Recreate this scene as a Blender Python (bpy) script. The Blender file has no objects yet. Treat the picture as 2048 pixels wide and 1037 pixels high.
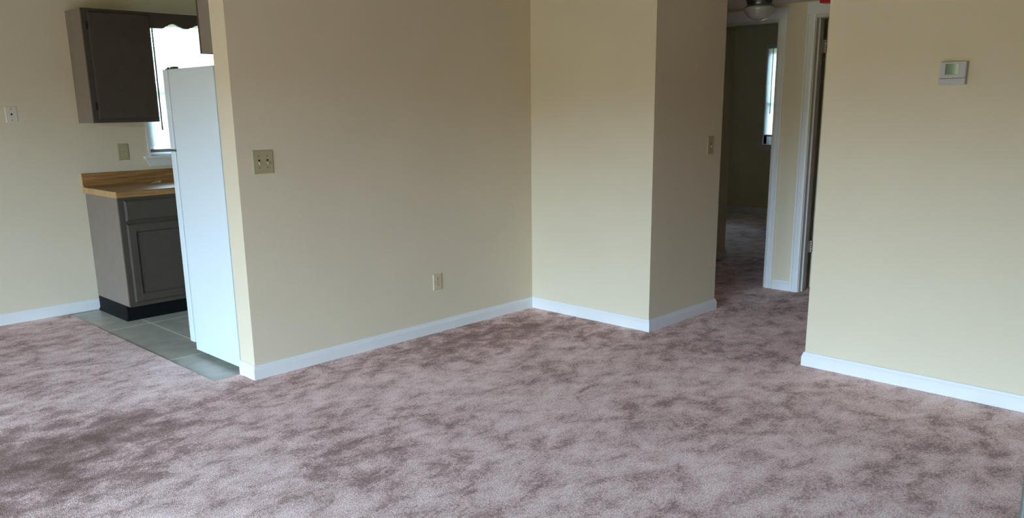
import bpy, bmesh, math, random
from mathutils import Vector, Matrix
random.seed(7)
C = bpy.context.scene.collection
SC = bpy.context.scene

# ------------------------------------------------------------------ camera
YAW, PITCH, ROLL = math.radians(44.2126), math.radians(13.2177), math.radians(0.7141)
FOC, CY, EYE = 1645.56, 600.43, 1.41
fw = Vector((math.cos(YAW)*math.cos(PITCH), math.sin(YAW)*math.cos(PITCH), -math.sin(PITCH)))
rt = Vector((math.sin(YAW), -math.cos(YAW), 0))
dn = fw.cross(rt)
cr, sr = math.cos(ROLL), math.sin(ROLL)
r2 = cr*rt + sr*dn
d2 = -sr*rt + cr*dn
cam = bpy.data.cameras.new('camera')
cam.sensor_width = 36.0
cam.sensor_fit = 'HORIZONTAL'
cam.lens = FOC/2048*36.0
cam.shift_y = (CY-518.5)/2048
cam.clip_start = 0.02
camo = bpy.data.objects.new('camera', cam)
C.objects.link(camo)
up = -d2
camo.matrix_world = Matrix(((r2.x, up.x, -fw.x, 0), (r2.y, up.y, -fw.y, 0), (r2.z, up.z, -fw.z, EYE), (0, 0, 0, 1)))
SC.camera = camo

# ------------------------------------------------------------------ world: overcast sky over green ground
SKY = 38.5
w = bpy.data.worlds.new('overcast')
SC.world = w
w.use_nodes = True
nt = w.node_tree
nt.nodes.clear()
tc = nt.nodes.new('ShaderNodeTexCoord')
sx = nt.nodes.new('ShaderNodeSeparateXYZ')
rp = nt.nodes.new('ShaderNodeValToRGB')
bg = nt.nodes.new('ShaderNodeBackground')
wo = nt.nodes.new('ShaderNodeOutputWorld')
mp = nt.nodes.new('ShaderNodeMapRange')
mp.inputs['From Min'].default_value = -1
mp.inputs['From Max'].default_value = 1
nt.links.new(tc.outputs['Generated'], sx.inputs[0])
nt.links.new(sx.outputs['Z'], mp.inputs['Value'])
nt.links.new(mp.outputs['Result'], rp.inputs[0])
nt.links.new(rp.outputs[0], bg.inputs[0])
nt.links.new(bg.outputs[0], wo.inputs[0])
bg.inputs[1].default_value = SKY
el = rp.color_ramp.elements
el[0].position = 0.0; el[0].color = (0.09, 0.10, 0.04, 1)       # lawn
el[1].position = 1.0; el[1].color = (0.88, 1.26, 1.66, 1)       # zenith
e = el.new(0.49); e.color = (0.10, 0.105, 0.05, 1)
e = el.new(0.525); e.color = (0.10, 0.098, 0.038, 1)               # tree line
e = el.new(0.55); e.color = (0.63, 0.91, 1.17, 1)               # low sky

def portal(name, loc, rot, sx_, sy_):
    l = bpy.data.lights.new(name, 'AREA')
    l.shape = 'RECTANGLE'; l.size = sx_; l.size_y = sy_
    l.cycles.is_portal = True
    o = bpy.data.objects.new(name, l); C.objects.link(o)
    o.location = loc; o.rotation_euler = rot
    return o
# window portals (they only guide the sky's light through the openings)
LWY0, LWY1, LWZ0, LWZ1 = -0.55, 2.35, 0.20, 2.10
LWY2, LWY3 = 3.0, 3.58                       # narrow side light
XL = -3.6
portal('window_portal', (XL-.06, (LWY0+LWY1)/2, (LWZ0+LWZ1)/2), (0, math.radians(-90), 0), LWZ1-LWZ0, LWY1-LWY0)
portal('window_portal', (XL-.06, (LWY2+LWY3)/2, (LWZ0+LWZ1)/2), (0, math.radians(-90), 0), LWZ1-LWZ0, LWY3-LWY2)
portal('window_portal', (3.06, 6.38, 1.59), (math.radians(-90), 0, 0), 0.9, 1.0)
portal('window_portal', (10.11, 4.97, 1.51), (0, math.radians(90), 0), 1.21, 0.43)

vs = SC.view_settings
vs.view_transform = 'Standard'
vs.look = 'None'
vs.gamma = 1.0
vs.use_curve_mapping = False
vs.exposure = 0.0
SC.cycles.max_bounces = 12
SC.cycles.diffuse_bounces = 8
SC.cycles.transparent_max_bounces = 12
SC.cycles.use_denoising = True
SC.cycles.sample_clamp_indirect = 8.0

# ------------------------------------------------------------------ materials
def srgb(r, g, b):
    f = lambda c: (c/255/12.92) if c/255 <= 0.04045 else ((c/255+0.055)/1.055)**2.4
    return (f(r), f(g), f(b), 1)

def mat(name, col, rough=0.6, metal=0.0, spec=0.5, var=0.0, vscale=8.0, bump=0.0, bscale=200.0, trans=0.0, coat=0.0):
    m = bpy.data.materials.new(name); m.use_nodes = True
    n = m.node_tree.nodes; L = m.node_tree.links
    b = n['Principled BSDF']
    b.inputs['Base Color'].default_value = col
    b.inputs['Roughness'].default_value = rough
    b.inputs['Metallic'].default_value = metal
    b.inputs['Specular IOR Level'].default_value = spec
    b.inputs['Coat Weight'].default_value = coat
    t = n.new('ShaderNodeTexCoord')
    if var > 0:
        nz = n.new('ShaderNodeTexNoise'); nz.inputs['Scale'].default_value = vscale; nz.inputs['Detail'].default_value = 4
        L.new(t.outputs['Object'], nz.inputs['Vector'])
        hsv = n.new('ShaderNodeHueSaturation'); hsv.inputs['Color'].default_value = col
        mr = n.new('ShaderNodeMapRange')
        mr.inputs['From Min'].default_value = 0.3; mr.inputs['From Max'].default_value = 0.7
        mr.inputs['To Min'].default_value = 1-var; mr.inputs['To Max'].default_value = 1+var
        L.new(nz.outputs['Fac'], mr.inputs['Value']); L.new(mr.outputs['Result'], hsv.inputs['Value'])
        L.new(hsv.outputs['Color'], b.inputs['Base Color'])
    if bump > 0:
        nb = n.new('ShaderNodeTexNoise'); nb.inputs['Scale'].default_value = bscale; nb.inputs['Detail'].default_value = 3
        L.new(t.outputs['Object'], nb.inputs['Vector'])
        bp = n.new('ShaderNodeBump'); bp.inputs['Strength'].default_value = bump; bp.inputs['Distance'].default_value = 0.002
        L.new(nb.outputs['Fac'], bp.inputs['Height']); L.new(bp.outputs['Normal'], b.inputs['Normal'])
    return m

M = {}
M['wall'] = mat('cream_wall_paint', srgb(223, 210, 185), 0.75, spec=0.3, var=0.015, vscale=3, bump=0.25, bscale=140)
M['ceiling'] = mat('ceiling_texture', srgb(150, 142, 122), 0.9, spec=0.2, bump=0.8, bscale=90)  # unseen ceiling greyed to hold down bounce light
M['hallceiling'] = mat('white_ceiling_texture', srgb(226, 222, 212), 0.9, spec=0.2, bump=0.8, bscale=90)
M['panel'] = mat('dark_unseen_wall', srgb(92, 72, 54), 0.6, var=0.1, vscale=5)  # made-up dark colour for the unseen walls, soaks up bounce light
M['trim'] = mat('white_trim_paint', srgb(230, 230, 230), 0.5, spec=0.35, var=0.01)
M['casing'] = mat('white_casing_paint', srgb(230, 230, 232), 0.35, spec=0.5, var=0.01)
M['cab'] = mat('taupe_cabinet_paint', srgb(140, 128, 118), 0.5, spec=0.4, var=0.05, vscale=14, bump=0.15, bscale=90)
M['cabfront_shaded'] = mat('taupe_cabinet_front_painted_shade', srgb(78, 68, 59), 0.5, spec=0.3, var=0.06, vscale=14, bump=0.15, bscale=90)  # fronts given a darker colour to stand in for their shade
M['toe'] = mat('black_vinyl_base', srgb(12, 14, 15), 0.6, spec=0.2)
M['fridge'] = mat('white_appliance_enamel', srgb(222, 234, 242), 0.4, spec=0.5, bump=0.12, bscale=400)
M['gasket'] = mat('grey_gasket', srgb(62, 70, 76), 0.8)
M['darkmetal'] = mat('grey_hinge_metal', srgb(110, 110, 112), 0.4, metal=0.8)
M['almond'] = mat('almond_plastic', srgb(176, 166, 130), 0.6, spec=0.3, var=0.01)
M['almonddark'] = mat('almond_plastic_shadowed_slot', srgb(40, 36, 26), 0.6)
M['whiteplastic'] = mat('white_plastic', srgb(222, 214, 198), 0.6, spec=0.3)
M['black'] = mat('black_hole', srgb(12, 12, 12), 0.6)
M['screw'] = mat('painted_screw', srgb(120, 112, 88), 0.4, metal=0.4)
M['steel'] = mat('brushed_nickel', srgb(120, 122, 120), 0.28, metal=1.0, bump=0.05)
M['frost'] = mat('frosted_glass_bowl', srgb(168, 168, 164), 0.25, spec=0.6, coat=0.4)
M['red'] = mat('red_plastic', srgb(196, 22, 44), 0.35)
M['doorpaint'] = mat('brown_grey_door_paint', srgb(206, 200, 194), 0.5, var=0.02)
M['hinge'] = mat('painted_hinge', srgb(206, 198, 190), 0.45, metal=0.1)
M['frontdoor'] = mat('grey_green_door_paint', srgb(50, 64, 57), 0.5)
M['frontedge'] = mat('pale_grey_door_edge', srgb(106, 112, 108), 0.6)
M['wand'] = mat('grey_plastic_wand', srgb(96, 84, 78), 0.4)
M['paper'] = mat('white_scrap', srgb(238, 234, 228), 0.7)
M['lcd'] = mat('grey_green_display', srgb(92, 120, 108), 0.08, spec=1.0, coat=1.0)
M['thermo'] = mat('pale_grey_thermostat_plastic', srgb(196, 196, 198), 0.7, spec=0.2)

def wood(pale=False):
    m = bpy.data.materials.new('oak_end_strip_painted_light' if pale else 'oak_grain_laminate'); m.use_nodes = True
    n = m.node_tree.nodes; L = m.node_tree.links; b = n['Principled BSDF']
    t = n.new('ShaderNodeTexCoord'); mp_ = n.new('ShaderNodeMapping')
    mp_.inputs['Scale'].default_value = (2.2, 45, 45)
    L.new(t.outputs['Object'], mp_.inputs[0])
    nz = n.new('ShaderNodeTexNoise'); nz.inputs['Scale'].default_value = 1.6; nz.inputs['Detail'].default_value = 8; nz.inputs['Roughness'].default_value = 0.65
    L.new(mp_.outputs[0], nz.inputs['Vector'])
    r = n.new('ShaderNodeValToRGB')
    r.color_ramp.elements[0].position = 0.32; r.color_ramp.elements[0].color = srgb(122, 82, 42)
    r.color_ramp.elements[1].position = 0.68; r.color_ramp.elements[1].color = srgb(182, 138, 86)
    L.new(nz.outputs['Fac'], r.inputs[0]); L.new(r.outputs[0], b.inputs['Base Color'])
    b.inputs['Roughness'].default_value = 0.45; b.inputs['Specular IOR Level'].default_value = 0.3
    if pale:  # end cap colours lightened to carry the window light on that face
        r.color_ramp.elements[0].color = srgb(176, 138, 88); r.color_ramp.elements[1].color = srgb(216, 182, 130)
        mp_.inputs['Scale'].default_value = (45, 30, 3)
    return m
M['wood'] = wood(); M['endcap_lit'] = wood(True)

CARPET_DARK = [(0.8, 3.55, 0.8, 0.66, 0.23), (1.65, 3.75, 0.75, 0.28, 0.07), (3.2, 3.68, 1.3, 0.38, 0.13), (3.95, 3.3, 0.4, 0.5, 0.08)]
def carpet():
    m = bpy.data.materials.new('mauve_cut_pile_carpet'); m.use_nodes = True
    n = m.node_tree.nodes; L = m.node_tree.links; b = n['Principled BSDF']
    t = n.new('ShaderNodeTexCoord')
    # trodden patches: streaky footprints broken up by finer noise
    mpa = n.new('ShaderNodeMapping'); mpa.inputs['Rotation'].default_value = (0, 0, math.radians(-40)); mpa.inputs['Scale'].default_value = (1.0, 1.4, 1)
    L.new(t.outputs['Object'], mpa.inputs[0])
    n1 = n.new('ShaderNodeTexNoise'); n1.inputs['Scale'].default_value = 6.3; n1.inputs['Detail'].default_value = 9; n1.inputs['Roughness'].default_value = 0.68; n1.inputs['Distortion'].default_value = 0.25
    L.new(mpa.outputs[0], n1.inputs['Vector'])
    n1b = n.new('ShaderNodeTexNoise'); n1b.inputs['Scale'].default_value = 1.3; n1b.inputs['Detail'].default_value = 3
    L.new(t.outputs['Object'], n1b.inputs['Vector'])
    def mth(op, a, b_, c=None):
        q = n.new('ShaderNodeMath'); q.operation = op
        for i, v in enumerate((a, b_, c)):
            if v is None: continue
            if isinstance(v, (int, float)): q.inputs[i].default_value = v
            else: L.new(v, q.inputs[i])
        return q.outputs[0]
    n1c = n.new('ShaderNodeTexNoise'); n1c.inputs['Scale'].default_value = 75; n1c.inputs['Detail'].default_value = 3; n1c.inputs['Roughness'].default_value = 0.7
    L.new(t.outputs['Object'], n1c.inputs['Vector'])
    fac = mth('ADD', n1.outputs['Fac'], mth('MULTIPLY', mth('SUBTRACT', n1b.outputs['Fac'], 0.5), 0.4))
    fac = mth('ADD', fac, mth('MULTIPLY', mth('SUBTRACT', n1c.outputs['Fac'], 0.5), 0.5))
    # broad soft ellipses where the carpet colour is darker
    for (cx_, cy_, rx, ry, amt) in CARPET_DARK:
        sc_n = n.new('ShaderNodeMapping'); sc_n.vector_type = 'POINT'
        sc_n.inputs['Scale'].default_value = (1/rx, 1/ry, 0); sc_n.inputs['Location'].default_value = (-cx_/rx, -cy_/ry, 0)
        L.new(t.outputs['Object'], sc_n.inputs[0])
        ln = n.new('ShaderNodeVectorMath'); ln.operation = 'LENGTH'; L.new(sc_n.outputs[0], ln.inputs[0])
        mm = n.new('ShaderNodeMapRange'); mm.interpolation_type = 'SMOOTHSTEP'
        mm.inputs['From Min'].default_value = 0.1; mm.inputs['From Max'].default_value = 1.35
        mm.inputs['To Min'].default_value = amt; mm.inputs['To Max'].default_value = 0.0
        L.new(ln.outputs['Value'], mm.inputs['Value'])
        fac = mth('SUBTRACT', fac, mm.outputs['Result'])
    r1 = n.new('ShaderNodeValToRGB')
    cr_ = r1.color_ramp
    cr_.elements[0].position = 0.16; cr_.elements[0].color = srgb(128, 104, 97)
    cr_.elements[1].position = 0.66; cr_.elements[1].color = srgb(248, 221, 219)
    e_ = cr_.elements.new(0.36); e_.color = srgb(174, 146, 141)
    e_ = cr_.elements.new(0.47); e_.color = srgb(217, 188, 185)
    L.new(fac, r1.inputs[0])
    # tuft speckle
    n2 = n.new('ShaderNodeTexNoise'); n2.inputs['Scale'].default_value = 170; n2.inputs['Detail'].default_value = 2
    L.new(t.outputs['Object'], n2.inputs['Vector'])
    mr = n.new('ShaderNodeMapRange'); mr.inputs['From Min'].default_value = 0.3; mr.inputs['From Max'].default_value = 0.7
    mr.inputs['To Min'].default_value = 0.72; mr.inputs['To Max'].default_value = 1.58
    L.new(n2.outputs['Fac'], mr.inputs['Value'])
    mx = n.new('ShaderNodeHueSaturation'); L.new(r1.outputs[0], mx.inputs['Color']); L.new(mr.outputs['Result'], mx.inputs['Value'])
    L.new(mx.outputs[0], b.inputs['Base Color'])
    b.inputs['Roughness'].default_value = 0.95; b.inputs['Specular IOR Level'].default_value = 0.1
    
    n3 = n.new('ShaderNodeTexNoise'); n3.inputs['Scale'].default_value = 220; n3.inputs['Detail'].default_value = 3
    L.new(t.outputs['Object'], n3.inputs['Vector'])
    bp = n.new('ShaderNodeBump'); bp.inputs['Strength'].default_value = 0.6; bp.inputs['Distance'].default_value = 0.006
    L.new(n3.outputs['Fac'], bp.inputs['Height']); L.new(bp.outputs['Normal'], b.inputs['Normal'])
    return m
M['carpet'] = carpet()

def tile():
    m = bpy.data.materials.new('grey_floor_tile'); m.use_nodes = True
    n = m.node_tree.nodes; L = m.node_tree.links; b = n['Principled BSDF']
    t = n.new('ShaderNodeTexCoord')
    mp_ = n.new('ShaderNodeMapping'); mp_.inputs['Location'].default_value = (-5.595+0.96*10, -2.19+0.6*10, 0)
    cx = n.new('ShaderNodeSeparateXYZ'); cb = n.new('ShaderNodeCombineXYZ')
    L.new(t.outputs['Object'], cx.inputs[0]); L.new(cx.outputs['Y'], cb.inputs['X']); L.new(cx.outputs['X'], cb.inputs['Y'])
    L.new(cb.outputs[0], mp_.inputs[0])
    br = n.new('ShaderNodeTexBrick'); br.offset = 0.0; br.squash = 1.0
    br.inputs['Scale'].default_value = 1.0; br.inputs['Brick Width'].default_value = 0.96; br.inputs['Row Height'].default_value = 0.6
    br.inputs['Mortar Size'].default_value = 0.006; br.inputs['Mortar Smooth'].default_value = 0.3
    br.inputs['Color1'].default_value = (0, 0, 0, 1); br.inputs['Color2'].default_value = (0, 0, 0, 1); br.inputs['Mortar'].default_value = (1, 1, 1, 1)
    L.new(mp_.outputs[0], br.inputs['Vector'])
    nz = n.new('ShaderNodeTexNoise'); nz.inputs['Scale'].default_value = 9; nz.inputs['Detail'].default_value = 7
    L.new(t.outputs['Object'], nz.inputs['Vector'])
    r = n.new('ShaderNodeValToRGB')
    r.color_ramp.elements[0].position = 0.3; r.color_ramp.elements[0].color = srgb(174, 172, 160)
    r.color_ramp.elements[1].position = 0.7; r.color_ramp.elements[1].color = srgb(202, 201, 190)
    L.new(nz.outputs['Fac'], r.inputs[0])
    mx = n.new('ShaderNodeMix'); mx.data_type = 'RGBA'
    L.new(br.outputs['Color'], mx.inputs['Factor']); L.new(r.outputs[0], mx.inputs[6]); mx.inputs[7].default_value = srgb(252, 246, 228)
    L.new(mx.outputs[2], b.inputs['Base Color'])
    b.inputs['Roughness'].default_value = 0.38
    return m
M['tile'] = tile()

def glass():
    m = bpy.data.materials.new('window_glass'); m.use_nodes = True
    n = m.node_tree.nodes; L = m.node_tree.links
    n.remove(n['Principled BSDF'])
    tr = n.new('ShaderNodeBsdfTransparent'); gl = n.new('ShaderNodeBsdfGlossy'); gl.inputs['Roughness'].default_value = 0.02
    fr = n.new('ShaderNodeFresnel'); fr.inputs['IOR'].default_value = 1.45; mx = n.new('ShaderNodeMixShader')
    tr.inputs[0].default_value = (0.93, 0.96, 0.95, 1)
    L.new(fr.outputs[0], mx.inputs[0]); L.new(tr.outputs[0], mx.inputs[1]); L.new(gl.outputs[0], mx.inputs[2])
    L.new(mx.outputs[0], n['Material Output'].inputs[0])
    return m
M['glass'] = glass()

def slat(name, t_):
    m = bpy.data.materials.new(name); m.use_nodes = True
    n = m.node_tree.nodes; L = m.node_tree.links
    n.remove(n['Principled BSDF'])
    d = n.new('ShaderNodeBsdfDiffuse'); d.inputs[0].default_value = srgb(236, 238, 238)
    t = n.new('ShaderNodeBsdfTranslucent'); t.inputs[0].default_value = srgb(236, 242, 246)
    mx = n.new('ShaderNodeMixShader'); mx.inputs[0].default_value = t_
    L.new(d.outputs[0], mx.inputs[1]); L.new(t.outputs[0], mx.inputs[2]); L.new(mx.outputs[0], n['Material Output'].inputs[0])
    return m
M['slat'] = slat('translucent_white_slats', 0.5)
M['slat_dense'] = slat('dense_white_slats', 0.5)

# ------------------------------------------------------------------ mesh helpers
def box(bm, x0, x1, y0, y1, z0, z1, bev=0.0, seg=2):
    b2 = bmesh.new()
    bmesh.ops.create_cube(b2, size=1.0)
    for v in b2.verts:
        v.co = Vector((x0+(v.co.x+.5)*(x1-x0), y0+(v.co.y+.5)*(y1-y0), z0+(v.co.z+.5)*(z1-z0)))
    if bev > 0:
        bmesh.ops.bevel(b2, geom=list(b2.edges), offset=bev, segments=seg, affect='EDGES', profile=0.6)
    merge(bm, b2)
    return bm

def merge(bm, b2):
    me = bpy.data.meshes.new('tmp'); b2.to_mesh(me); b2.free(); bm.from_mesh(me); bpy.data.meshes.remove(me)

def lathe(bm, prof, cx, cy, seg=32, axis='z', base=0.0):
    """prof: list of (radius, height) from one end to the other; axis of revolution z, y or x"""
    b2 = bmesh.new()
    rings = []
    for r, h in prof:
        ring = []
        for k in range(seg):
            a = 2*math.pi*k/seg
            ring.append(b2.verts.new((max(r, 1e-5)*math.cos(a), max(r, 1e-5)*math.sin(a), h)))
        rings.append(ring)
    for a, b in zip(rings, rings[1:]):
        for k in range(seg):
            b2.faces.new((a[k], a[(k+1) % seg], b[(k+1) % seg], b[k]))
    b2.faces.new(rings[0][::-1]); b2.faces.new(rings[-1])
    for f in b2.faces: f.smooth = len(f.verts) == 4
    if axis == 'z': mt = Matrix.Translation((cx, cy, base))
    elif axis == 'y': mt = Matrix.Translation((cx, base, cy)) @ Matrix.Rotation(math.pi/2, 4, 'X')      # +h -> -y
    else: mt = Matrix.Translation((base, cx, cy)) @ Matrix.Rotation(-math.pi/2, 4, 'Y')                  # +h -> -x
    bmesh.ops.transform(b2, matrix=mt, verts=b2.verts)
    bmesh.ops.recalc_face_normals(b2, faces=b2.faces)
    merge(bm, b2)
    return bm

def prism(bm, pts, axis, a0, a1):
    """extrude a polygon; axis 'z': pts are (x,y); axis 'y': pts are (x,z); axis 'x': pts are (y,z)"""
    b2 = bmesh.new()
    f = {'z': lambda p, a: (p[0], p[1], a), 'y': lambda p, a: (p[0], a, p[1]), 'x': lambda p, a: (a, p[0], p[1])}[axis]
    lo = [b2.verts.new(f(p, a0)) for p in pts]; hi = [b2.verts.new(f(p, a1)) for p in pts]
    b2.faces.new(lo); b2.faces.new(hi)
    n = len(pts)
    for i in range(n): b2.faces.new((lo[i], lo[(i+1) % n], hi[(i+1) % n], hi[i]))
    bmesh.ops.recalc_face_normals(b2, faces=b2.faces)
    merge(bm, b2)
    return bm

def obj(name, bm, m, parent=None, origin=None):
    me = bpy.data.meshes.new(name); bm.to_mesh(me); bm.free()
    o = bpy.data.objects.new(name, me); C.objects.link(o)
    me.materials.append(m)
    if parent:
        o.parent = parent
        if parent.parent is None:                      # a part: vertices are in world space, its thing sits at its own base
            o.matrix_parent_inverse = Matrix.Translation(-Vector(parent.location))
    return o

def thing(name, label, cat, loc=(0, 0, 0), group=None):
    o = bpy.data.objects.new(name, None); C.objects.link(o); o.location = loc; o.empty_display_size = 0.1
    tag(o, label, cat, group)
    return o

def tag(o, label, cat, group=None, kind=None):
    o['label'] = label; o['category'] = cat
    if group: o['group'] = group
    if kind: o['kind'] = kind
    return o

def struct(name, bm, m, label=None, parent=None):
    o = obj(name, bm, m, parent)
    if parent is None:
        o['kind'] = 'structure'
        if label: o['label'] = label
    return o

NB = bmesh.new
def bx(*a, **k): return box(NB(), *a, **k)

# ------------------------------------------------------------------ setting
XA, YA, YAB = 2.055, 3.925, 4.075          # partition end, front face, back face
XB, YC, XD = 4.244, 2.915, 5.04
XE, YE = 4.235, 1.873
YK = 6.287
XF, XF2 = 5.93, 6.05
XG = 10.015
YR = -0.72
HC, CH, LC = 2.116, 2.40, 2.40
TX, TY = 1.885, 4.055                       # tile begins

# carpet: everything but the kitchen rectangle, with a slightly wandering cut edge along the tile
def carpet_mesh():
    bm = NB()
    def edge(x0, y0, x1, y1, n, amp):
        out = []
        for i in range(n+1):
            t = i/n
            j = 0 if i in (0, n) else random.uniform(-amp, amp)
            dx, dy = x1-x0, y1-y0; l = math.hypot(dx, dy)
            out.append((x0+dx*t-dy/l*j, y0+dy*t+dx/l*j))
        return out
    e1 = edge(TX+0.008, YK+0.05, TX, TY+0.008, 70, 0.003)
    e2 = edge(TX, TY+0.008, XA+0.06, TY+0.022, 8, 0.002)[1:]
    loop = [(XL-0.1, YR-0.1), (11, YR-0.1), (11, 7), (XD-0.05, 7), (XD-0.05, TY+0.02)] + e2[::-1] + e1[::-1] + [(XL-0.1, YK+0.05)]
    prism(bm, loop, 'z', -0.012, 0.0)
    bmesh.ops.triangulate(bm, faces=[f for f in bm.faces if len(f.verts) > 4])
    return bm
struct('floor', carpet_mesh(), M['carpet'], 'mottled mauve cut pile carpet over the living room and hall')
struct('floor_kitchen', bx(TX-0.03, XD-0.05, TY-0.02, YK+0.02, -0.06, -0.005), M['tile'], 'grey tile floor of the kitchen with pale grout')
struct('floor_slab', bx(XL-0.3, 11.1, YR-0.3, 7.1, -0.16, -0.06), M['ceiling'])

def wall(name, boxes, label=None, m='wall'):
    bm = NB()
    for b in boxes: box(bm, *b)
    return struct(name, bm, M[m], label)

# kitchen window hole in the far wall
KX0, KX1, KZ0, KZ1 = 2.605, 3.50, 1.085, 2.10
wall('wall_far', [(XL-.12, KX0, YK, YK+.15, -.06, CH), (KX1, XD, YK, YK+.15, -.06, CH), (KX0, KX1, YK, YK+.15, -.06, KZ0), (KX0, KX1, YK, YK+.15, KZ1, CH)], 'far wall behind the kitchen cabinets')
wall('wall_left', [(XL-.12, XL, YR-.1, LWY0, 0, CH), (XL-.12, XL, LWY1, LWY2, 0, CH), (XL-.12, XL, LWY3, YK, 0, CH), (XL-.12, XL, LWY0, LWY1, 0, LWZ0), (XL-.12, XL, LWY0, LWY1, LWZ1, CH), (XL-.12, XL, LWY2, LWY3, 0, LWZ0), (XL-.12, XL, LWY2, LWY3, LWZ1, CH)], m='panel')  # unseen wall, dark material added to cut bounce
wall('wall_back', [(XL-.12, XE+.115, YR-.12, YR, 0, CH)], m='panel')
wall('wall_partition', [(XA, XB+.005, YA, YAB, -.02, CH)], 'cream partition wall between living room and kitchen')
wall('wall_nook', [(XB, XB+.115, YC, YAB, 0, CH)], 'bright cream wall facing the window')
wall('wall_hall_left', [(XB+.115, XD, YC, YC+.115, 0, CH), (XD-.115, XD, YC+.115, YK+.15, 0, CH)], 'shaded cream wall beside the hall')
wall('wall_right', [(XE, XE+.115, YR-.12, YE, 0, CH)], 'cream wall with the thermostat')
wall('wall_hall_right', [(XE+.115, XF2, YE-.115, YE, 0, CH)])
BY0, BY1, DZ = 2.985, 3.75, 2.018            # bedroom doorway
DY0, DY1 = 1.95, 2.728                        # right doorway
wall('wall_hall_end', [(XF, XF2, YE-.12, DY0, 0, CH), (XF, XF2, DY1, BY0, 0, CH), (XF, XF2, BY1, 4.3, 0, CH), (XF, XF2, DY0, DY1, DZ, CH), (XF, XF2, BY0, BY1, DZ, CH)], 'cream wall at the end of the hall with two doorways')
wall('wall_hall_closure', [(XD, XF2, 4.3, 4.42, 0, CH)])
# bedroom
BWY0, BWY1, BWZ0, BWZ1 = 4.75, 5.185, 0.905, 2.115
wall('wall_bedroom_end', [(XG, XG+.15, 2.7, BWY0, 0, CH), (XG, XG+.15, BWY1, 6.7, 0, CH), (XG, XG+.15, BWY0, BWY1, 0, BWZ0), (XG, XG+.15, BWY0, BWY1, BWZ1, CH)], 'dim far wall of the bedroom with a window')
wall('wall_bedroom_left', [(XF2, 6.87, 3.885, 6.6, 0, CH), (6.87, XG, 6.5, 6.6, 0, CH)])
wall('wall_bedroom_right', [(XF2, XG, 2.745, 2.86, 0, CH)])
wall('wall_dark_room', [(8.2, 8.3, 0.8, 2.745, 0, CH), (XF2, 8.2, 0.8, 0.9, 0, CH), (XF2, XF2+.02, 0.9, 1.75, 0, CH)])
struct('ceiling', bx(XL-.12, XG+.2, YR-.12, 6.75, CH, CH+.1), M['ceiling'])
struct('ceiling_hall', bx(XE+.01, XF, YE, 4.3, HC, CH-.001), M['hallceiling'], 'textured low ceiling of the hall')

# baseboards: swept moulding with mitred corners
BP = [(0, 0), (0.014, 0), (0.014, 0.052), (0.012, 0.058), (0.008, 0.066), (0.0065, 0.074), (0.004, 0.077), (0, 0.077)]
def baseboard(path, names, z=0.0, side=-1, m='trim', prof=BP):
    P = [Vector((p[0], p[1])) for p in path]
    N = []
    for a, b in zip(P, P[1:]):
        d = (b-a).normalized(); N.append(side*Vector((-d.y, d.x)))
    off = []
    for i in range(len(P)):
        if i == 0: off.append(N[0])
        elif i == len(P)-1: off.append(N[-1])
        else:
            s = N[i-1]+N[i]; off.append(s*(2/s.length_squared))
    for i, nm in enumerate(names):
        if nm is None: continue
        b2 = NB()
        A = [b2.verts.new((*(P[i]+off[i]*t), z+h)) for t, h in prof]
        B = [b2.verts.new((*(P[i+1]+off[i+1]*t), z+h)) for t, h in prof]
        b2.faces.new(A); b2.faces.new(B)
        n = len(prof)
        for k in range(n): b2.faces.new((A[k], A[(k+1) % n], B[(k+1) % n], B[k]))
        bmesh.ops.recalc_face_normals(b2, faces=b2.faces)
        name, label = nm
        struct(name, b2, M[m], label)
baseboard([(XA, YAB), (XA, YA), (XB, YA), (XB, YC), (XD, YC), (XD, 4.3)],
          [('baseboard_partition_end', 'short white baseboard on the end of the partition wall'), ('baseboard_partition', 'white baseboard along the partition wall'),
           ('baseboard_nook', 'bright white baseboard under the bright cream wall'), ('baseboard_hall_left', 'shaded white baseboard running into the hall'), ('baseboard_hall_inner', None)])
baseboard([(XF, YE), (XE, YE), (XE, YR)], [('baseboard_hall_right', None), ('baseboard_right', 'white baseboard under the thermostat wall')])
baseboard([(XL, YK), (2.108, YK)], [('baseboard_far', 'white baseboard on the far wall left of the cabinets')])
baseboard([(XF, 2.925), (XF, 2.782)], [('baseboard_hall_end', 'short white baseboard between the two hall doorways')])
baseboard([(XF2, 3.885), (6.87, 3.885), (6.87, 6.5)], [('baseboard_bedroom_left', 'dim baseboard seen through the bedroom doorway'), ('baseboard_bedroom_inner', None)])
baseboard([(XG, 6.5), (XG, 2.86)], [('baseboard_bedroom_end', 'dim baseboard under the bedroom window')])

# door casings (moulded) and jambs
def casing(name, label, y0, y1, zt, width=0.06, x=XF):
    bm = NB()
    t = 0.016
    def side(ya, yb, inner_hi):
        # stepped profile across the width (y) standing off the wall (x)
        prof = [(ya, x), (ya, x-t*0.55), (ya+(yb-ya)*0.18, x-t*0.55), (ya+(yb-ya)*0.30, x-t), (yb-(yb-ya)*0.25, x-t), (yb-(yb-ya)*0.1, x-t*0.75), (yb, x-t*0.7), (yb, x)]
        prism(bm, [(p[1], p[0]) for p in prof], 'z', 0.0, zt)
    side(y1+width, y1, 1)
    side(y0-width, y0, 1)
    box(bm, x-t*0.9, x, y0-width, y1+width, zt, zt+width+0.02, bev=0.003)
    return struct(name, bm, M['casing'], label)
casing('trim_1', 'white casing around the bedroom doorway', BY0+.006, BY1-.006, DZ-.003, 0.058)
casing('trim_2', 'white casing around the right hall doorway beside a hinged door', DY0+.006, 2.716, DZ+.006, 0.066)
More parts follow.
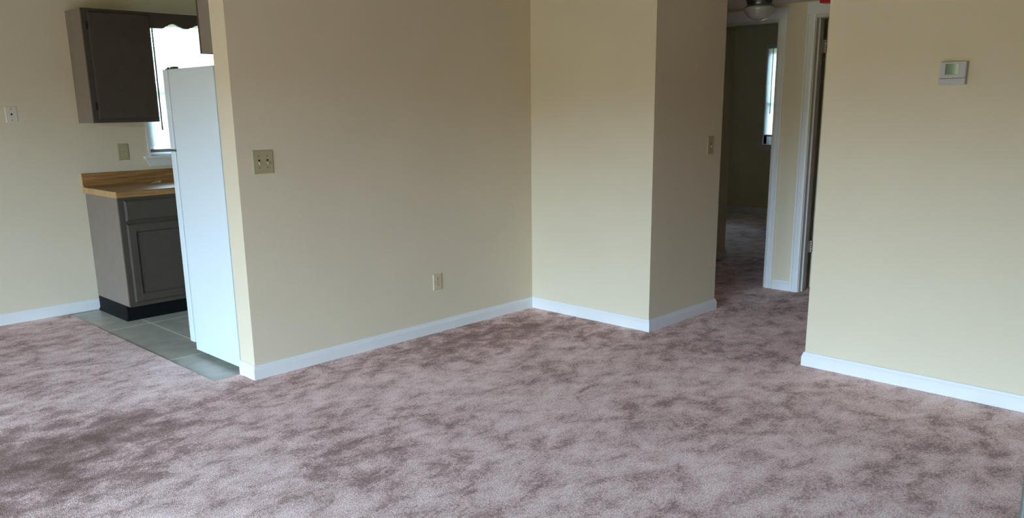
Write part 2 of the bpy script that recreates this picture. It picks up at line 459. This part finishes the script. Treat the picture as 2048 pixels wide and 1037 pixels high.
def jamb(name, label, y0, y1, zt):
    bm = NB()
    box(bm, XF-.001, XF2+.001, y1-.018, y1+.0, 0, zt)
    box(bm, XF-.001, XF2+.001, y0, y0+.018, 0, zt)
    box(bm, XF-.001, XF2+.001, y0+.018, y1-.018, zt-.018, zt)
    # stops
    box(bm, XF+.035, XF+.07, y1-.03, y1-.018, 0, zt-.018, bev=.002)
    box(bm, XF+.035, XF+.07, y0+.018, y0+.03, 0, zt-.018, bev=.002)
    return struct(name, bm, M['doorpaint'], label)
jamb('trim_3', 'painted jamb inside the bedroom doorway', BY0, BY1, DZ)
jamb('trim_4', 'painted jamb with a stop strip inside the right hall doorway', DY0, DY1, DZ)

# right hall door, swung open into the dark room, on two painted hinges
d1 = thing('door_1', 'open inner door edge beside the dark gap in the right hall doorway', 'door', (6.10, 2.66, 0))
d1['kind'] = 'structure'
obj('door_leaf', bx(6.104, 6.80, 2.673, 2.708, 0.012, 2.0, bev=.002), M['doorpaint'], d1)
for zc in (1.812, 0.338):
    hm = NB()
    box(hm, XF2-.02, 6.106, 2.7045, 2.7098, zc-.045, zc+.045)
    for k in range(5):
        lathe(hm, [(.0065, 0), (.0065, .0165)], 6.077, 2.7005, 12, base=zc-.045+k*.0182)
    obj('hinge', hm, M['hinge'], d1)

# near front door, standing open at the right edge of the view
d2o = thing('door_2', 'grey green door edge at the lower right corner of the photo', 'door', (1.50, -0.67, 0))
d2o['kind'] = 'structure'
def leaf2(a0, a1, t0, t1, z0, z1, bev=.001):
    # a runs from the free tip to the hinge, t across the thickness
    b2 = bx(a0, a1, t0, t1, z0, z1, bev=bev)
    tip = Vector((1.247, 0.224, 0)); h = Vector((1.497, -0.668, 0)); d = (h-tip).normalized(); n = Vector((-d.y, d.x, 0))
    mt = Matrix(((d.x, n.x, 0, tip.x), (d.y, n.y, 0, tip.y), (0, 0, 1, 0), (0, 0, 0, 1)))
    bmesh.ops.transform(b2, matrix=mt, verts=b2.verts)
    return b2
obj('door_leaf', leaf2(0.003, 0.91, 0, 0.035, 0.012, 2.02), M['frontdoor'], d2o)
el_ = obj('edge_strip', leaf2(0.0, 0.003, 0.0, 0.035, 0.012, 2.02, 0), M['frontedge'], d2o); el_['label'] = 'pale grey door edge'

# ------------------------------------------------------------------ windows with blinds
def window(name, label, ax, face, a0, a1, z0, z1, depth, sgn, meet):
    """ax 'y': window in a wall of constant y (a runs along x); ax 'x': wall of constant x (a runs along y). face = inner wall face, sgn +1 = outdoors at +axis"""
    r = thing(name, label, 'window', (0, 0, 0)); r['kind'] = 'structure'
    def B(bm, a, b, n0, n1, zz0, zz1, bev=0.0):
        n0, n1 = sorted((face+sgn*n0, face+sgn*n1))
        if ax == 'y': box(bm, a, b, n0, n1, zz0, zz1, bev=bev)
        else: box(bm, n0, n1, a, b, zz0, zz1, bev=bev)
    f = NB()   # casing-less drywall return with a vinyl frame
    B(f, a0, a0+.035, .085, .14, z0, z1); B(f, a1-.035, a1, .085, .14, z0, z1); B(f, a0+.035, a1-.035, .085, .14, z1-.035, z1); B(f, a0+.035, a1-.035, .085, .14, z0, z0+.012)
    obj('window_frame', f, M['trim'], r)
    s = NB()
    for (zl, zh, n0, n1) in ((z0+.012, meet+.02, .092, .11), (meet-.02, z1-.035, .112, .13)):
        B(s, a0+.036, a0+.07, n0, n1, zl, zh); B(s, a1-.07, a1-.036, n0, n1, zl, zh)
        B(s, a0+.07, a1-.07, n0, n1, zl, zl+.022); B(s, a0+.07, a1-.07, n0, n1, zh-.035, zh)
    obj('sash', s, M['trim'], r)
    g = NB()
    B(g, a0+.07, a1-.07, .099, .103, z0+.03, meet-.015); B(g, a0+.07, a1-.07, .119, .123, meet+.015, z1-.07)
    obj('glass_pane', g, M['glass'], r)
    st = NB()
    B(st, a0-.055, a1+.055, -.035, .085, z0-.022, z0, bev=.004)
    obj('window_sill', st, M['trim'], r)
    ap = NB()
    # apron moulding with sloped (returned) ends
    pr_ = [(a0-.04, z0-.022), (a1+.04, z0-.022), (a1+.015, z0-.075), (a0-.015, z0-.075)]
    n0, n1 = sorted((face-sgn*.014, face))
    if ax == 'y': prism(ap, pr_, 'y', n0, n1)
    else: prism(ap, pr_, 'x', n0, n1)
    obj('apron', ap, M['trim'], r)
    cs = NB()
    B(cs, a0-.018, a0, -.006, .085, z0, z1+.018); B(cs, a1, a1+.018, -.006, .085, z0, z1+.018); B(cs, a0, a1, -.006, .085, z1, z1+.018)
    obj('window_lining', cs, M['trim'], r)
    return r

def blind(label, ax, face, a0, a1, z0, z1, sgn, tilt, wand_a, wand_len, depth=.04, sm='slat', lift=0.0):
    r = thing('window_blind', label, 'blind', (0, 0, 0))
    P = lambda a, n, z: (a, face+sgn*n, z) if ax == 'y' else (face+sgn*n, a, z)
    def B(bm, a, b, n0, n1, zz0, zz1, bev=0.0):
        n0, n1 = sorted((face+sgn*n0, face+sgn*n1))
        if ax == 'y': box(bm, a, b, n0, n1, zz0, zz1, bev=bev)
        else: box(bm, n0, n1, a, b, zz0, zz1, bev=bev)
    hb = NB(); B(hb, a0+.004, a1-.004, depth-.014, depth+.014, z1-.028, z1-.002, bev=.002); obj('headrail', hb, M['trim'], r)
    sb = NB()
    z = z1-.045; pitch = .0235
    hw = .0125
    while z > z0+lift+.06:
        b2 = NB(); row = []
        for k in range(5):
            t = -1+k/2
            n = depth + sgn*0 + t*hw*math.cos(tilt); zz = z + t*hw*math.sin(tilt) + .0016*(1-t*t)
            row.append((b2.verts.new(P(a0+.003, n, zz)), b2.verts.new(P(a1-.003, n, zz))))
        for p, q in zip(row, row[1:]): b2.faces.new((p[0], p[1], q[1], q[0]))
        merge(sb, b2); z -= pitch
    zb = z0+lift+.035
    so = obj('slats', sb, M[sm], r)
    for p in so.data.polygons: p.use_smooth = True
    bb = NB(); B(bb, a0+.008, a1-.008, depth-.012, depth+.012, zb-.012, zb+.012, bev=.003); ob = obj('bottom_rail', bb, M['rail'], r)
    for a in (a0+.2, a1-.2):
        cb = NB(); B(cb, a-.0008, a+.0008, depth+.0135, depth+.015, zb, z1-.028)
        obj('ladder_cord', cb, M[sm], r)
    wb = NB(); x, y, _ = P(wand_a, depth-.022, 0)
    lathe(wb, [(.0045, 0), (.0065, .01), (.0055, .05), (.0055, wand_len)], x, y, 8, base=z1-.03-wand_len)
    obj('tilt_wand', wb, M['wand'], r)
    return r
M['rail'] = mat('grey_blind_rail', srgb(150, 146, 152), 0.5)
window('window_1', 'kitchen window with white sill above the counter', 'y', YK, KX0, KX1, KZ0, KZ1, .15, 1, 1.56)
window('window_2', 'narrow bedroom window seen through the doorway', 'x', XG, BWY0, BWY1, BWZ0, BWZ1, .15, 1, 1.43)
blind('white slatted blind glowing in the kitchen window', 'y', YK, KX0, KX1, KZ0, KZ1, 1, math.radians(64), 2.722, .80)
blind('white slatted blind in the dim bedroom window', 'x', XG, BWY0, BWY1, BWZ0, BWZ1, 1, math.radians(72), 5.108, .80, depth=.004, sm='slat_dense', lift=.07)

# ------------------------------------------------------------------ kitchen
FZ = -0.005
# base cabinet
XC, YCF = 2.110, 5.70
bc = thing('base_cabinet', 'taupe base cabinet with black toe kick under the wood counter', 'cabinet', (XC, YCF, FZ))
box_ = NB()
box(box_, XC, XC+.018, YCF+.019, YK-.002, .1, .848, bev=.001)
box(box_, XC+.018, 3.60, YCF+.03, YK-.002, .1, .118); box(box_, 3.582, 3.60, YCF+.019, YK-.002, .118, .848); box(box_, XC+.018, 3.582, YK-.012, YK-.002, .118, .848)
obj('carcass', box_, M['cab'], bc)
ff = NB()
for x0, x1 in ((XC, XC+.04), (2.72, 2.76), (3.56, 3.60)): box(ff, x0, x1, YCF, YCF+.019, .1, .848, bev=.001)
for x0, x1 in ((XC+.04, 2.72), (2.76, 3.56)):
    for z0, z1 in ((.1, .14), (.665, .7), (.825, .848)): box(ff, x0, x1, YCF+.0005, YCF+.0185, z0, z1)
obj('face_frame', ff, M['cabfront_shaded'], bc)
def slabfront(x0, x1, z0, z1, y, t=.018, ch=.012):
    """slab front with a sloped edge all round"""
    b2 = NB()
    q = [(x0, y, z0), (x1, y, z0), (x1, y, z1), (x0, y, z1)]
    q2 = [(x0, y-t*.45, z0), (x1, y-t*.45, z0), (x1, y-t*.45, z1), (x0, y-t*.45, z1)]
    q3 = [(x0+ch, y-t, z0+ch), (x1-ch, y-t, z0+ch), (x1-ch, y-t, z1-ch), (x0+ch, y-t, z1-ch)]
    R_ = [[b2.verts.new(p) for p in qq] for qq in (q, q2, q3)]
    b2.faces.new(R_[0]); b2.faces.new(R_[2])
    for a, b in zip(R_, R_[1:]):
        for k in range(4): b2.faces.new((a[k], a[(k+1) % 4], b[(k+1) % 4], b[k]))
    bmesh.ops.recalc_face_normals(b2, faces=b2.faces)
    return b2
def paneldoor(x0, x1, z0, z1, y, t=.019, fwid=.055, rec=.013):
    """frame-and-panel door: chamfered outer edge, frame, sloped sticking, recessed flat panel"""
    b2 = NB(); ch = .010
    def ring(i, yy): return [b2.verts.new(p) for p in ((x0+i, yy, z0+i), (x1-i, yy, z0+i), (x1-i, yy, z1-i), (x0+i, yy, z1-i))]
    R_ = [ring(0, y), ring(0, y-t*.5), ring(ch, y-t), ring(fwid, y-t), ring(fwid+.009, y-t+rec)]
    b2.faces.new(R_[0]); b2.faces.new(R_[-1])
    for a, b in zip(R_, R_[1:]):
        for k in range(4): b2.faces.new((a[k], a[(k+1) % 4], b[(k+1) % 4], b[k]))
    bmesh.ops.recalc_face_normals(b2, faces=b2.faces)
    return b2
obj('drawer_front', slabfront(2.143, 2.706, .689, .832, YCF), M['cabfront_shaded'], bc)
obj('door', paneldoor(2.143, 2.706, .128, .672, YCF), M['cabfront_shaded'], bc)
obj('drawer_front', slabfront(2.775, 3.55, .689, .832, YCF), M['cabfront_shaded'], bc)
obj('door', paneldoor(2.775, 3.16, .128, .672, YCF), M['cabfront_shaded'], bc)
obj('door', paneldoor(3.165, 3.55, .128, .672, YCF), M['cabfront_shaded'], bc)
tk = NB()
box(tk, XC-.004, XC+.016, YCF+.06, YK-.016, FZ, .1, bev=.002); box(tk, XC+.016, 3.60, YCF+.06, YCF+.075, FZ, .1)
# the vinyl base flares out at the floor
prism(tk, [(YCF+.06, FZ), (YCF+.05, FZ), (YCF+.052, FZ+.004), (YCF+.06, FZ+.02)], 'x', XC-.012, 3.60)
prism(tk, [(XC-.004, FZ), (XC-.014, FZ), (XC-.012, FZ+.004), (XC-.004, FZ+.02)], 'y', YCF+.05, YK-.016)
o = obj('toe_kick', tk, M['toe'], bc); o['label'] = 'black vinyl toe kick'

# worktop with rolled front and integral backsplash
wt = thing('countertop', 'wood grain laminate countertop with backsplash left of the refrigerator', 'countertop', (2.095, 5.675, .848))
cx0, cx1, yf, zt = 2.095, 3.66, 5.672, .8905
prof = []
prof += [(YK-.019, .850), (yf+.03, .850), (yf+.006, .850), (yf+.001, .853), (yf, .860), (yf, .882)]
for k in range(1, 6):
    a = math.pi/2*k/6; prof.append((yf+.012-.012*math.cos(a), .882+.0115*math.sin(a)))
prof += [(yf+.014, .8935), (yf+.03, .8915), (yf+.045, zt), (YK-.04, zt)]
for k in range(1, 5):
    a = math.pi/2*k/5; prof.append((YK-.04+.021*math.sin(a), zt+.021*(1-math.cos(a))))
prof += [(YK-.019, zt+.021)]
wm = NB(); prism(wm, prof, 'x', cx0+.0015, cx1)
for f in wm.faces:
    pass
obj('worktop', wm, M['wood'], wt)
bs = NB(); prism(bs, [(YK-.001, .850), (YK-.019, .850), (YK-.019, .980), (YK-.014, .9855), (YK-.001, .9855)], 'x', cx0+.0015, cx1)
obj('backsplash', bs, M['wood'], wt)
ec = NB()
prism(ec, prof, 'x', cx0, cx0+.0015)
prism(ec, [(YK-.001, .850), (YK-.019, .850), (YK-.019, .980), (YK-.014, .9855), (YK-.001, .9855)], 'x', cx0, cx0+.0015)
o = obj('end_cap', ec, M['endcap_lit'] if 'endcap_lit' in M else M['wood'], wt); o['label'] = 'wood grain end strip with painted light'

# small crumpled scrap lying on the counter
sc_ = NB()
b2 = NB()
nx, ny = 9, 6
gv = [[b2.verts.new((2.548+.062*i/(nx-1)+random.uniform(-.002, .002), 6.172+.03*j/(ny-1)+random.uniform(-.002, .002)+.01*math.sin(i*.5), zt+.0006+.014*abs(math.sin(i*.9+j*.6))*(i/(nx-1)) + random.uniform(0, .0015))) for j in range(ny)] for i in range(nx)]
for i in range(nx-1):
    for j in range(ny-1): b2.faces.new((gv[i][j], gv[i+1][j], gv[i+1][j+1], gv[i][j+1]))
ext = bmesh.ops.solidify(b2, geom=list(b2.faces), thickness=.0006)
merge(sc_, b2)
o = obj('paper_scrap', sc_, M['paper']); tag(o, 'small white scrap lying on the wood grain counter by the window', 'scrap')

# wall cabinet left of the window
XU, YU, UZ0, UZ1 = 2.129, 5.995, 1.337, 2.081
uc = thing('wall_cabinet', 'brown taupe wall cabinet with closed door left of the kitchen window', 'cabinet', (XU, YU, UZ0), 'kitchen wall cabinets')
cm = NB()
box(cm, XU, XU+.016, YU+.019, YK-.002, UZ0, UZ1, bev=.001); box(cm, 2.56, 2.576, YU+.019, YK-.002, UZ0, UZ1, bev=.001)
box(cm, XU+.016, 2.56, YU+.019, YK-.002, UZ0+.012, UZ0+.028); box(cm, XU+.016, 2.56, YU+.019, YK-.002, UZ1-.028, UZ1-.001); box(cm, XU+.016, 2.56, YK-.01, YK-.002, UZ0+.028, UZ1-.028)
obj('carcass', cm, M['cab'], uc)
fm = NB()
box(fm, XU, XU+.038, YU, YU+.019, UZ0, UZ1, bev=.001); box(fm, 2.538, 2.576, YU, YU+.019, UZ0, UZ1, bev=.001)
box(fm, XU+.038, 2.538, YU+.0005, YU+.0185, UZ0, UZ0+.038); box(fm, XU+.038, 2.538, YU+.0005, YU+.0185, UZ1-.038, UZ1)
obj('face_frame', fm, M['cabfront_shaded'], uc)
obj('door', slabfront(2.163, 2.571, UZ0+.022, UZ1-.02, YU, ch=.006), M['cabfront_shaded'], uc)
for zc in (UZ0+.11, UZ1-.11):
    hg = NB(); box(hg, 2.150, 2.164, YU-.004, YU, zc-.026, zc+.026, bev=.001); lathe(hg, [(.004, 0), (.004, .052)], 2.1615, YU-.005, 8, base=zc-.026)
    obj('hinge', hg, M['darkmetal2'] if 'darkmetal2' in M else M['black'], uc)

# scalloped valance board between the cabinets above the sink window
vl = NB()
vx0, vx1 = 2.577, 3.60
pts = [(vx0, UZ1), (vx0, 1.978), (2.664, 1.978)]
n = 96
import_pts = [(2.664, 1.978), (2.690, 1.990), (2.715, 2.005), (2.740, 2.011), (2.765, 2.006), (2.795, 1.992), (2.825, 1.984), (2.855, 1.985), (2.885, 1.996), (2.915, 2.009), (2.95, 2.016)]
def smooth_curve(P, k):
    out = []
    for i in range(len(P)-1):
        p0, p1, p2, p3 = P[max(i-1, 0)], P[i], P[i+1], P[min(i+2, len(P)-1)]
        for s in range(k):
            t = s/k
            f = lambda a, b, c, d: .5*((2*b)+(-a+c)*t+(2*a-5*b+4*c-d)*t*t+(-a+3*b-3*c+d)*t**3)
            out.append((f(p0[0], p1[0], p2[0], p3[0]), f(p0[1], p1[1], p2[1], p3[1])))
    out.append(P[-1]); return out
half = smooth_curve(import_pts, 5)
mid = (vx0+vx1)/2
half = [p for p in half if p[0] <= 2.95]
lower = half + [(mid, 2.018)] + [(2*mid-p[0], p[1]) for p in reversed(half)]
poly = [(vx0, UZ1), (vx0, 1.978)] + lower + [(vx1, 1.978), (vx1, UZ1)]
prism(vl, poly, 'y', YU, YU+.019)
o = obj('valance_board', vl, M['cabfront_shaded']); tag(o, 'brown scalloped valance board above the kitchen window', 'valance')

# wall cabinet over the refrigerator (hung on the partition)
X2, Y2 = 2.137, 4.38
oc = thing('wall_cabinet', 'brown wall cabinet hung above the refrigerator', 'cabinet', (X2, YAB, 1.706), 'kitchen wall cabinets')
cm = NB()
box(cm, X2, X2+.016, YAB+.002, Y2-.019, 1.706, UZ1+.03, bev=.001); box(cm, 2.88, 2.896, YAB+.002, Y2-.019, 1.706, UZ1+.03, bev=.001)
box(cm, X2+.016, 2.88, YAB+.002, Y2-.019, 1.718, 1.734); box(cm, X2+.016, 2.88, YAB+.002, Y2-.019, UZ1+.0, UZ1+.029); box(cm, X2+.016, 2.88, YAB+.002, YAB+.01, 1.734, UZ1)
obj('carcass', cm, M['cab'], oc)
fm = NB()
box(fm, X2, X2+.038, Y2-.019, Y2, 1.706, UZ1+.03, bev=.001); box(fm, 2.858, 2.896, Y2-.019, Y2, 1.706, UZ1+.03, bev=.001)
box(fm, X2+.038, 2.858, Y2-.0185, Y2-.0005, 1.706, 1.744); box(fm, X2+.038, 2.858, Y2-.0185, Y2-.0005, UZ1-.008, UZ1+.03)
obj('face_frame', fm, M['cabfront_shaded'], oc)
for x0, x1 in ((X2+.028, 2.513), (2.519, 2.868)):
    b2 = bx(x0, x1, Y2, Y2+.016, 1.73, UZ1+.01, bev=.003); obj('door', b2, M['cabfront_shaded'], oc)

# refrigerator, side towards the living room, doors facing the cabinets
XR0, XR1 = 2.060, 2.80
YRB, YBF, YDF = 4.10, 4.623, 4.693          # back, body front, door front
rf = thing('refrigerator', 'white top freezer refrigerator standing behind the partition wall', 'refrigerator', (XR0, YRB, FZ))
obj('body', bx(XR0, XR1, YRB, YBF, .028, 1.634, bev=.003, seg=2), M['fridge'], rf)
gk = NB(); box(gk, XR0+.03, XR1-.03, YBF, YBF+.0155, .075, 1.175); box(gk, XR0+.03, XR1-.03, YBF, YBF+.0155, 1.205, 1.625); o = obj('door_gasket', gk, M['gasket'], rf); o['label'] = 'grey door gasket'
fd = obj('freezer_door', bx(XR0-.001, XR1+.001, YBF+.015, YDF, 1.199, 1.634, bev=.005, seg=3), M['fridge'], rf)
rd = obj('fridge_door', bx(XR0-.001, XR1+.001, YBF+.015, YDF, .068, 1.187, bev=.005, seg=3), M['fridge'], rf)
for z0, z1, dpar in ((1.24, 1.52, fd), (.75, 1.15, rd)):
    hb = NB(); xh = XR1-.05
    box(hb, xh-.012, xh+.012, YDF, YDF+.03, z0, z0+.03, bev=.004); box(hb, xh-.012, xh+.012, YDF, YDF+.03, z1-.03, z1, bev=.004); box(hb, xh-.013, xh+.013, YDF+.028, YDF+.045, z0, z1, bev=.006)
    obj('handle', hb, M['fridge'], dpar)
hb = NB()
prism(hb, [(XR0+.006, YBF-.062), (XR0+.034, YBF-.062), (XR0+.040, YBF-.01), (XR0+.038, YBF+.045), (XR0+.006, YBF+.045)], 'z', 1.634, 1.6395)
box(hb, XR0+.008, XR0+.036, YBF-.055, YBF-.010, 1.638, 1.6475, bev=.003)
lathe(hb, [(.007, 0), (.007, .011), (.005, .013)], XR0+.02, YBF+.037, 12, base=1.634)
o = obj('top_hinge', hb, M['darkmetal'], rf); o['label'] = 'grey metal hinge bracket'
mh = NB(); box(mh, XR0-.003, XR0+.05, YBF-.004, YBF+.05, 1.1885, 1.1975, bev=.002)
lathe(mh, [(.006, 0), (.006, .014)], XR0+.012, YBF+.03, 12, base=1.186)
o = obj('middle_hinge', mh, M['darkmetal'], rf); o['label'] = 'dark metal hinge between the doors'
gr = NB(); box(gr, XR0+.02, XR1-.02, YBF-.02, YBF+.02, .02, .062)
for k in range(4): box(gr, XR0+.03, XR1-.03, YBF+.02, YBF+.024, .026+k*.009, .030+k*.009)
obj('kick_grille', gr, M['gasket'], rf)
for x in (XR0+.06, XR1-.06):
    for y in (YRB+.05, YBF-.05):
        lg = NB(); lathe(lg, [(.018, 0), (.018, .008), (.009, .01), (.009, .035)], x, y, 14, base=FZ)
        obj('foot', lg, M['black'], rf)

# ------------------------------------------------------------------ wall plates
# local builder: plate on a wall facing -y (wall plane y=face) or -x (wall plane x=face)
class Face:
    def __init__(s, ax, face): s.ax, s.f = ax, face
    def box(s, bm, a0, a1, z0, z1, n0, n1, bev=0.0):
        if s.ax == 'y': return box(bm, a0, a1, s.f-n1, s.f-n0, z0, z1, bev=bev)
        return box(bm, s.f-n1, s.f-n0, a0, a1, z0, z1, bev=bev)
    def disc(s, bm, a, z, r, n0, n1):
        if s.ax == 'y': return lathe(bm, [(r, 0), (r, (n1-n0)*.6), (r*.8, n1-n0)], a, z, 16, axis='y', base=s.f-n0)
        return lathe(bm, [(r, 0), (r, (n1-n0)*.6), (r*.8, n1-n0)], a, z, 16, axis='x', base=s.f-n0)
    def plate(s, bm, a0, a1, z0, z1, t=.006, ch=.005):
        b2 = NB()
        def ring(i, n): 
            q = ((a0+i, z0+i), (a1-i, z0+i), (a1-i, z1-i), (a0+i, z1-i))
            return [b2.verts.new((p[0], s.f-n, p[1]) if s.ax == 'y' else (s.f-n, p[0], p[1])) for p in q]
        R_ = [ring(0, .0003), ring(0, t*.35), ring(ch, t)]
        b2.faces.new(R_[0]); b2.faces.new(R_[-1])
        for a, b in zip(R_, R_[1:]):
            for k in range(4): b2.faces.new((a[k], a[(k+1) % 4], b[(k+1) % 4], b[k]))
        bmesh.ops.recalc_face_normals(b2, faces=b2.faces)
        merge(bm, b2)

def base_loc(ax, face, a, z): return (a, face, z) if ax == 'y' else (face, a, z)

def toggle_switch(label, ax, face, a0, a1, z0, z1, gangs, up, m='almond', group=None, screwm='screw'):
    F = Face(ax, face); ac, zc = (a0+a1)/2, (z0+z1)/2
    r = thing('light_switch', label, 'light switch', base_loc(ax, face, ac, z0), group)
    b = NB(); F.plate(b, a0, a1, z0, z1); obj('plate', b, M[m], r)
    for g in range(gangs):
        a = ac if gangs == 1 else a0+(a1-a0)*(g+.5)/gangs + (0.006 if g == 0 else -.006)
        b = NB(); F.box(b, a-.0055, a+.0055, zc-.013, zc+.013, .0055, .0066); o = obj('toggle_slot', b, M['almonddark'], r); o['label'] = 'dark toggle slot'
        b2 = NB(); u = 1 if up[g] else -1
        F.box(b2, a-.0045, a+.0045, zc-.004 if u > 0 else zc-.013, zc+.013 if u > 0 else zc+.004, .006, .0095, bev=.001)
        F.box(b2, a-.004, a+.004, zc+(.003 if u > 0 else -.011), zc+(.011 if u > 0 else -.003), .009, .019, bev=.0015)
        obj('toggle', b2, M[m+'_light'], r)
        for dz in (-.030, .030):
            s_ = NB(); F.disc(s_, a, zc+dz, .0034, .0055, .0072); obj('screw', s_, M[screwm], r)
    return r

def outlet(label, ax, face, a0, a1, z0, z1, m='almond', group=None, mw='almond_light'):
    F = Face(ax, face); ac, zc = (a0+a1)/2, (z0+z1)/2
    r = thing('wall_outlet', label, 'outlet', base_loc(ax, face, ac, z0), group)
    b = NB(); F.plate(b, a0, a1, z0, z1); obj('plate', b, M[m], r)
    for dz in (-.0195, .0195):
        b = NB()
        # rounded receptacle face
        b2 = NB(); pts = []
        for k in range(24):
            t = 2*math.pi*k/24; pts.append((ac+.0165*math.cos(t), zc+dz+max(-.0135, min(.0135, .0165*math.sin(t)))))
        if ax == 'y': prism(b2, pts, 'y', face-.0075, face-.004)
        else: prism(b2, pts, 'x', face-.0075, face-.004)
        merge(b, b2); rc = obj('receptacle', b, M[mw], r)
        s_ = NB()
        F.box(s_, ac-.0075, ac-.0050, zc+dz-.001, zc+dz+.0085, .0072, .0079)
        F.box(s_, ac+.0050, ac+.0072, zc+dz-.0005, zc+dz+.007, .0072, .0079)
        F.disc(s_, ac, zc+dz-.0075, .0026, .0072, .0079)
        o = obj('socket_slots', s_, M['almonddark'], rc); 
    s_ = NB(); F.disc(s_, ac, zc, .003, .0055, .0072); obj('screw', s_, M['screw'], r)
    return r
M['ivory'] = mat('ivory_plastic', srgb(210, 194, 164), 0.6, spec=0.3, var=0.01)
M['almond_light'] = mat('ivory_toggle_plastic', srgb(190, 180, 148), 0.5, spec=0.3)
toggle_switch('almond double light switch on the partition wall', 'y', YA, 2.138, 2.257, 1.087, 1.209, 2, (False, False))
toggle_switch('single light switch on the shaded hall wall', 'y', YC, 4.861, 4.936, 1.085, 1.207, 1, (False,))
outlet('ivory wall outlet low on the partition wall', 'y', YA, 3.316, 3.388, .275, .381, m='ivory', mw='ivory')
outlet('almond wall outlet above the wood counter left of the window', 'y', YK, 2.369, 2.447, 1.065, 1.183)
# cable plate
F = Face('y', YK)
cp = thing('cable_plate', 'white cable jack plate on the far left wall', 'wall plate', (1.714, YK, 1.346))
b = NB(); F.plate(b, 1.677, 1.751, 1.347, 1.453); obj('plate', b, M['whiteplastic'], cp)
b = NB(); F.disc(b, 1.714, 1.402, .0062, .0055, .0085); F.disc(b, 1.714, 1.402, .0035, .0085, .012); o = obj('cable_jack', b, M['black'], cp); o['label'] = 'dark cable jack'
for dz in (-.036, .036):
    b = NB(); F.disc(b, 1.714, 1.400+dz, .0034, .0055, .0072); obj('screw', b, M['screw2'] if 'screw2' in M else M['gasket'], cp)

# thermostat on the right wall
F = Face('x', XE)
th = thing('thermostat', 'pale grey wall thermostat with small display on the right wall', 'thermostat', (XE, 1.265, 1.483))
b = NB(); F.box(b, 1.206, 1.324, 1.484, 1.588, 0.0005, .006, bev=.001); obj('back_plate', b, M['thermo'], th)
b = NB(); F.box(b, 1.208, 1.322, 1.514, 1.587, .006, .026, bev=.004); hs = obj('housing', b, M['thermo'], th)
b = NB(); F.box(b, 1.208, 1.322, 1.485, 1.5125, .006, .025, bev=.003); obj('cover_door', b, M['thermo'], th)
b = NB(); F.box(b, 1.241, 1.297, 1.530, 1.577, .0245, .0272, bev=.0006); o = obj('display', b, M['lcd'], th); o['label'] = 'grey green display'
for k in range(3):
    b = NB(); F.box(b, 1.242+k*.02, 1.256+k*.02, 1.518, 1.5245, .0255, .0275, bev=.0008); obj('button', b, M['whiteplastic'], th)

# ------------------------------------------------------------------ hall fittings
cl = thing('ceiling_light', 'flush ceiling light with frosted bowl in the hall', 'ceiling light', (5.5, 2.93, HC))
b = NB(); lathe(b, [(.060, 0), (.092, -.003), (.094, -.014), (.089, -.018), (.090, -.030), (.086, -.034), (.087, -.046), (.096, -.052), (.096, -.056), (.08, -.058)], 5.5, 2.93, 40, base=HC); o = obj('metal_base', b, M['steel'], cl); o['label'] = 'dark brushed metal base'
b = NB(); lathe(b, [(.06, -.053), (.098, -.055), (.106, -.062), (.107, -.070), (.103, -.084), (.092, -.100), (.075, -.120), (.050, -.135), (.024, -.143), (.0, -.146)], 5.5, 2.93, 48, base=HC); o = obj('glass_bowl', b, M['frost'], cl); o['label'] = 'frosted white bowl'
b = bx(5.80, 5.90, 2.44, 2.644, 2.083, HC-.001, bev=.008, seg=3); o = obj('ceiling_box', b, M['red']); tag(o, 'red box mounted on the hall ceiling above the right doorway', 'box')
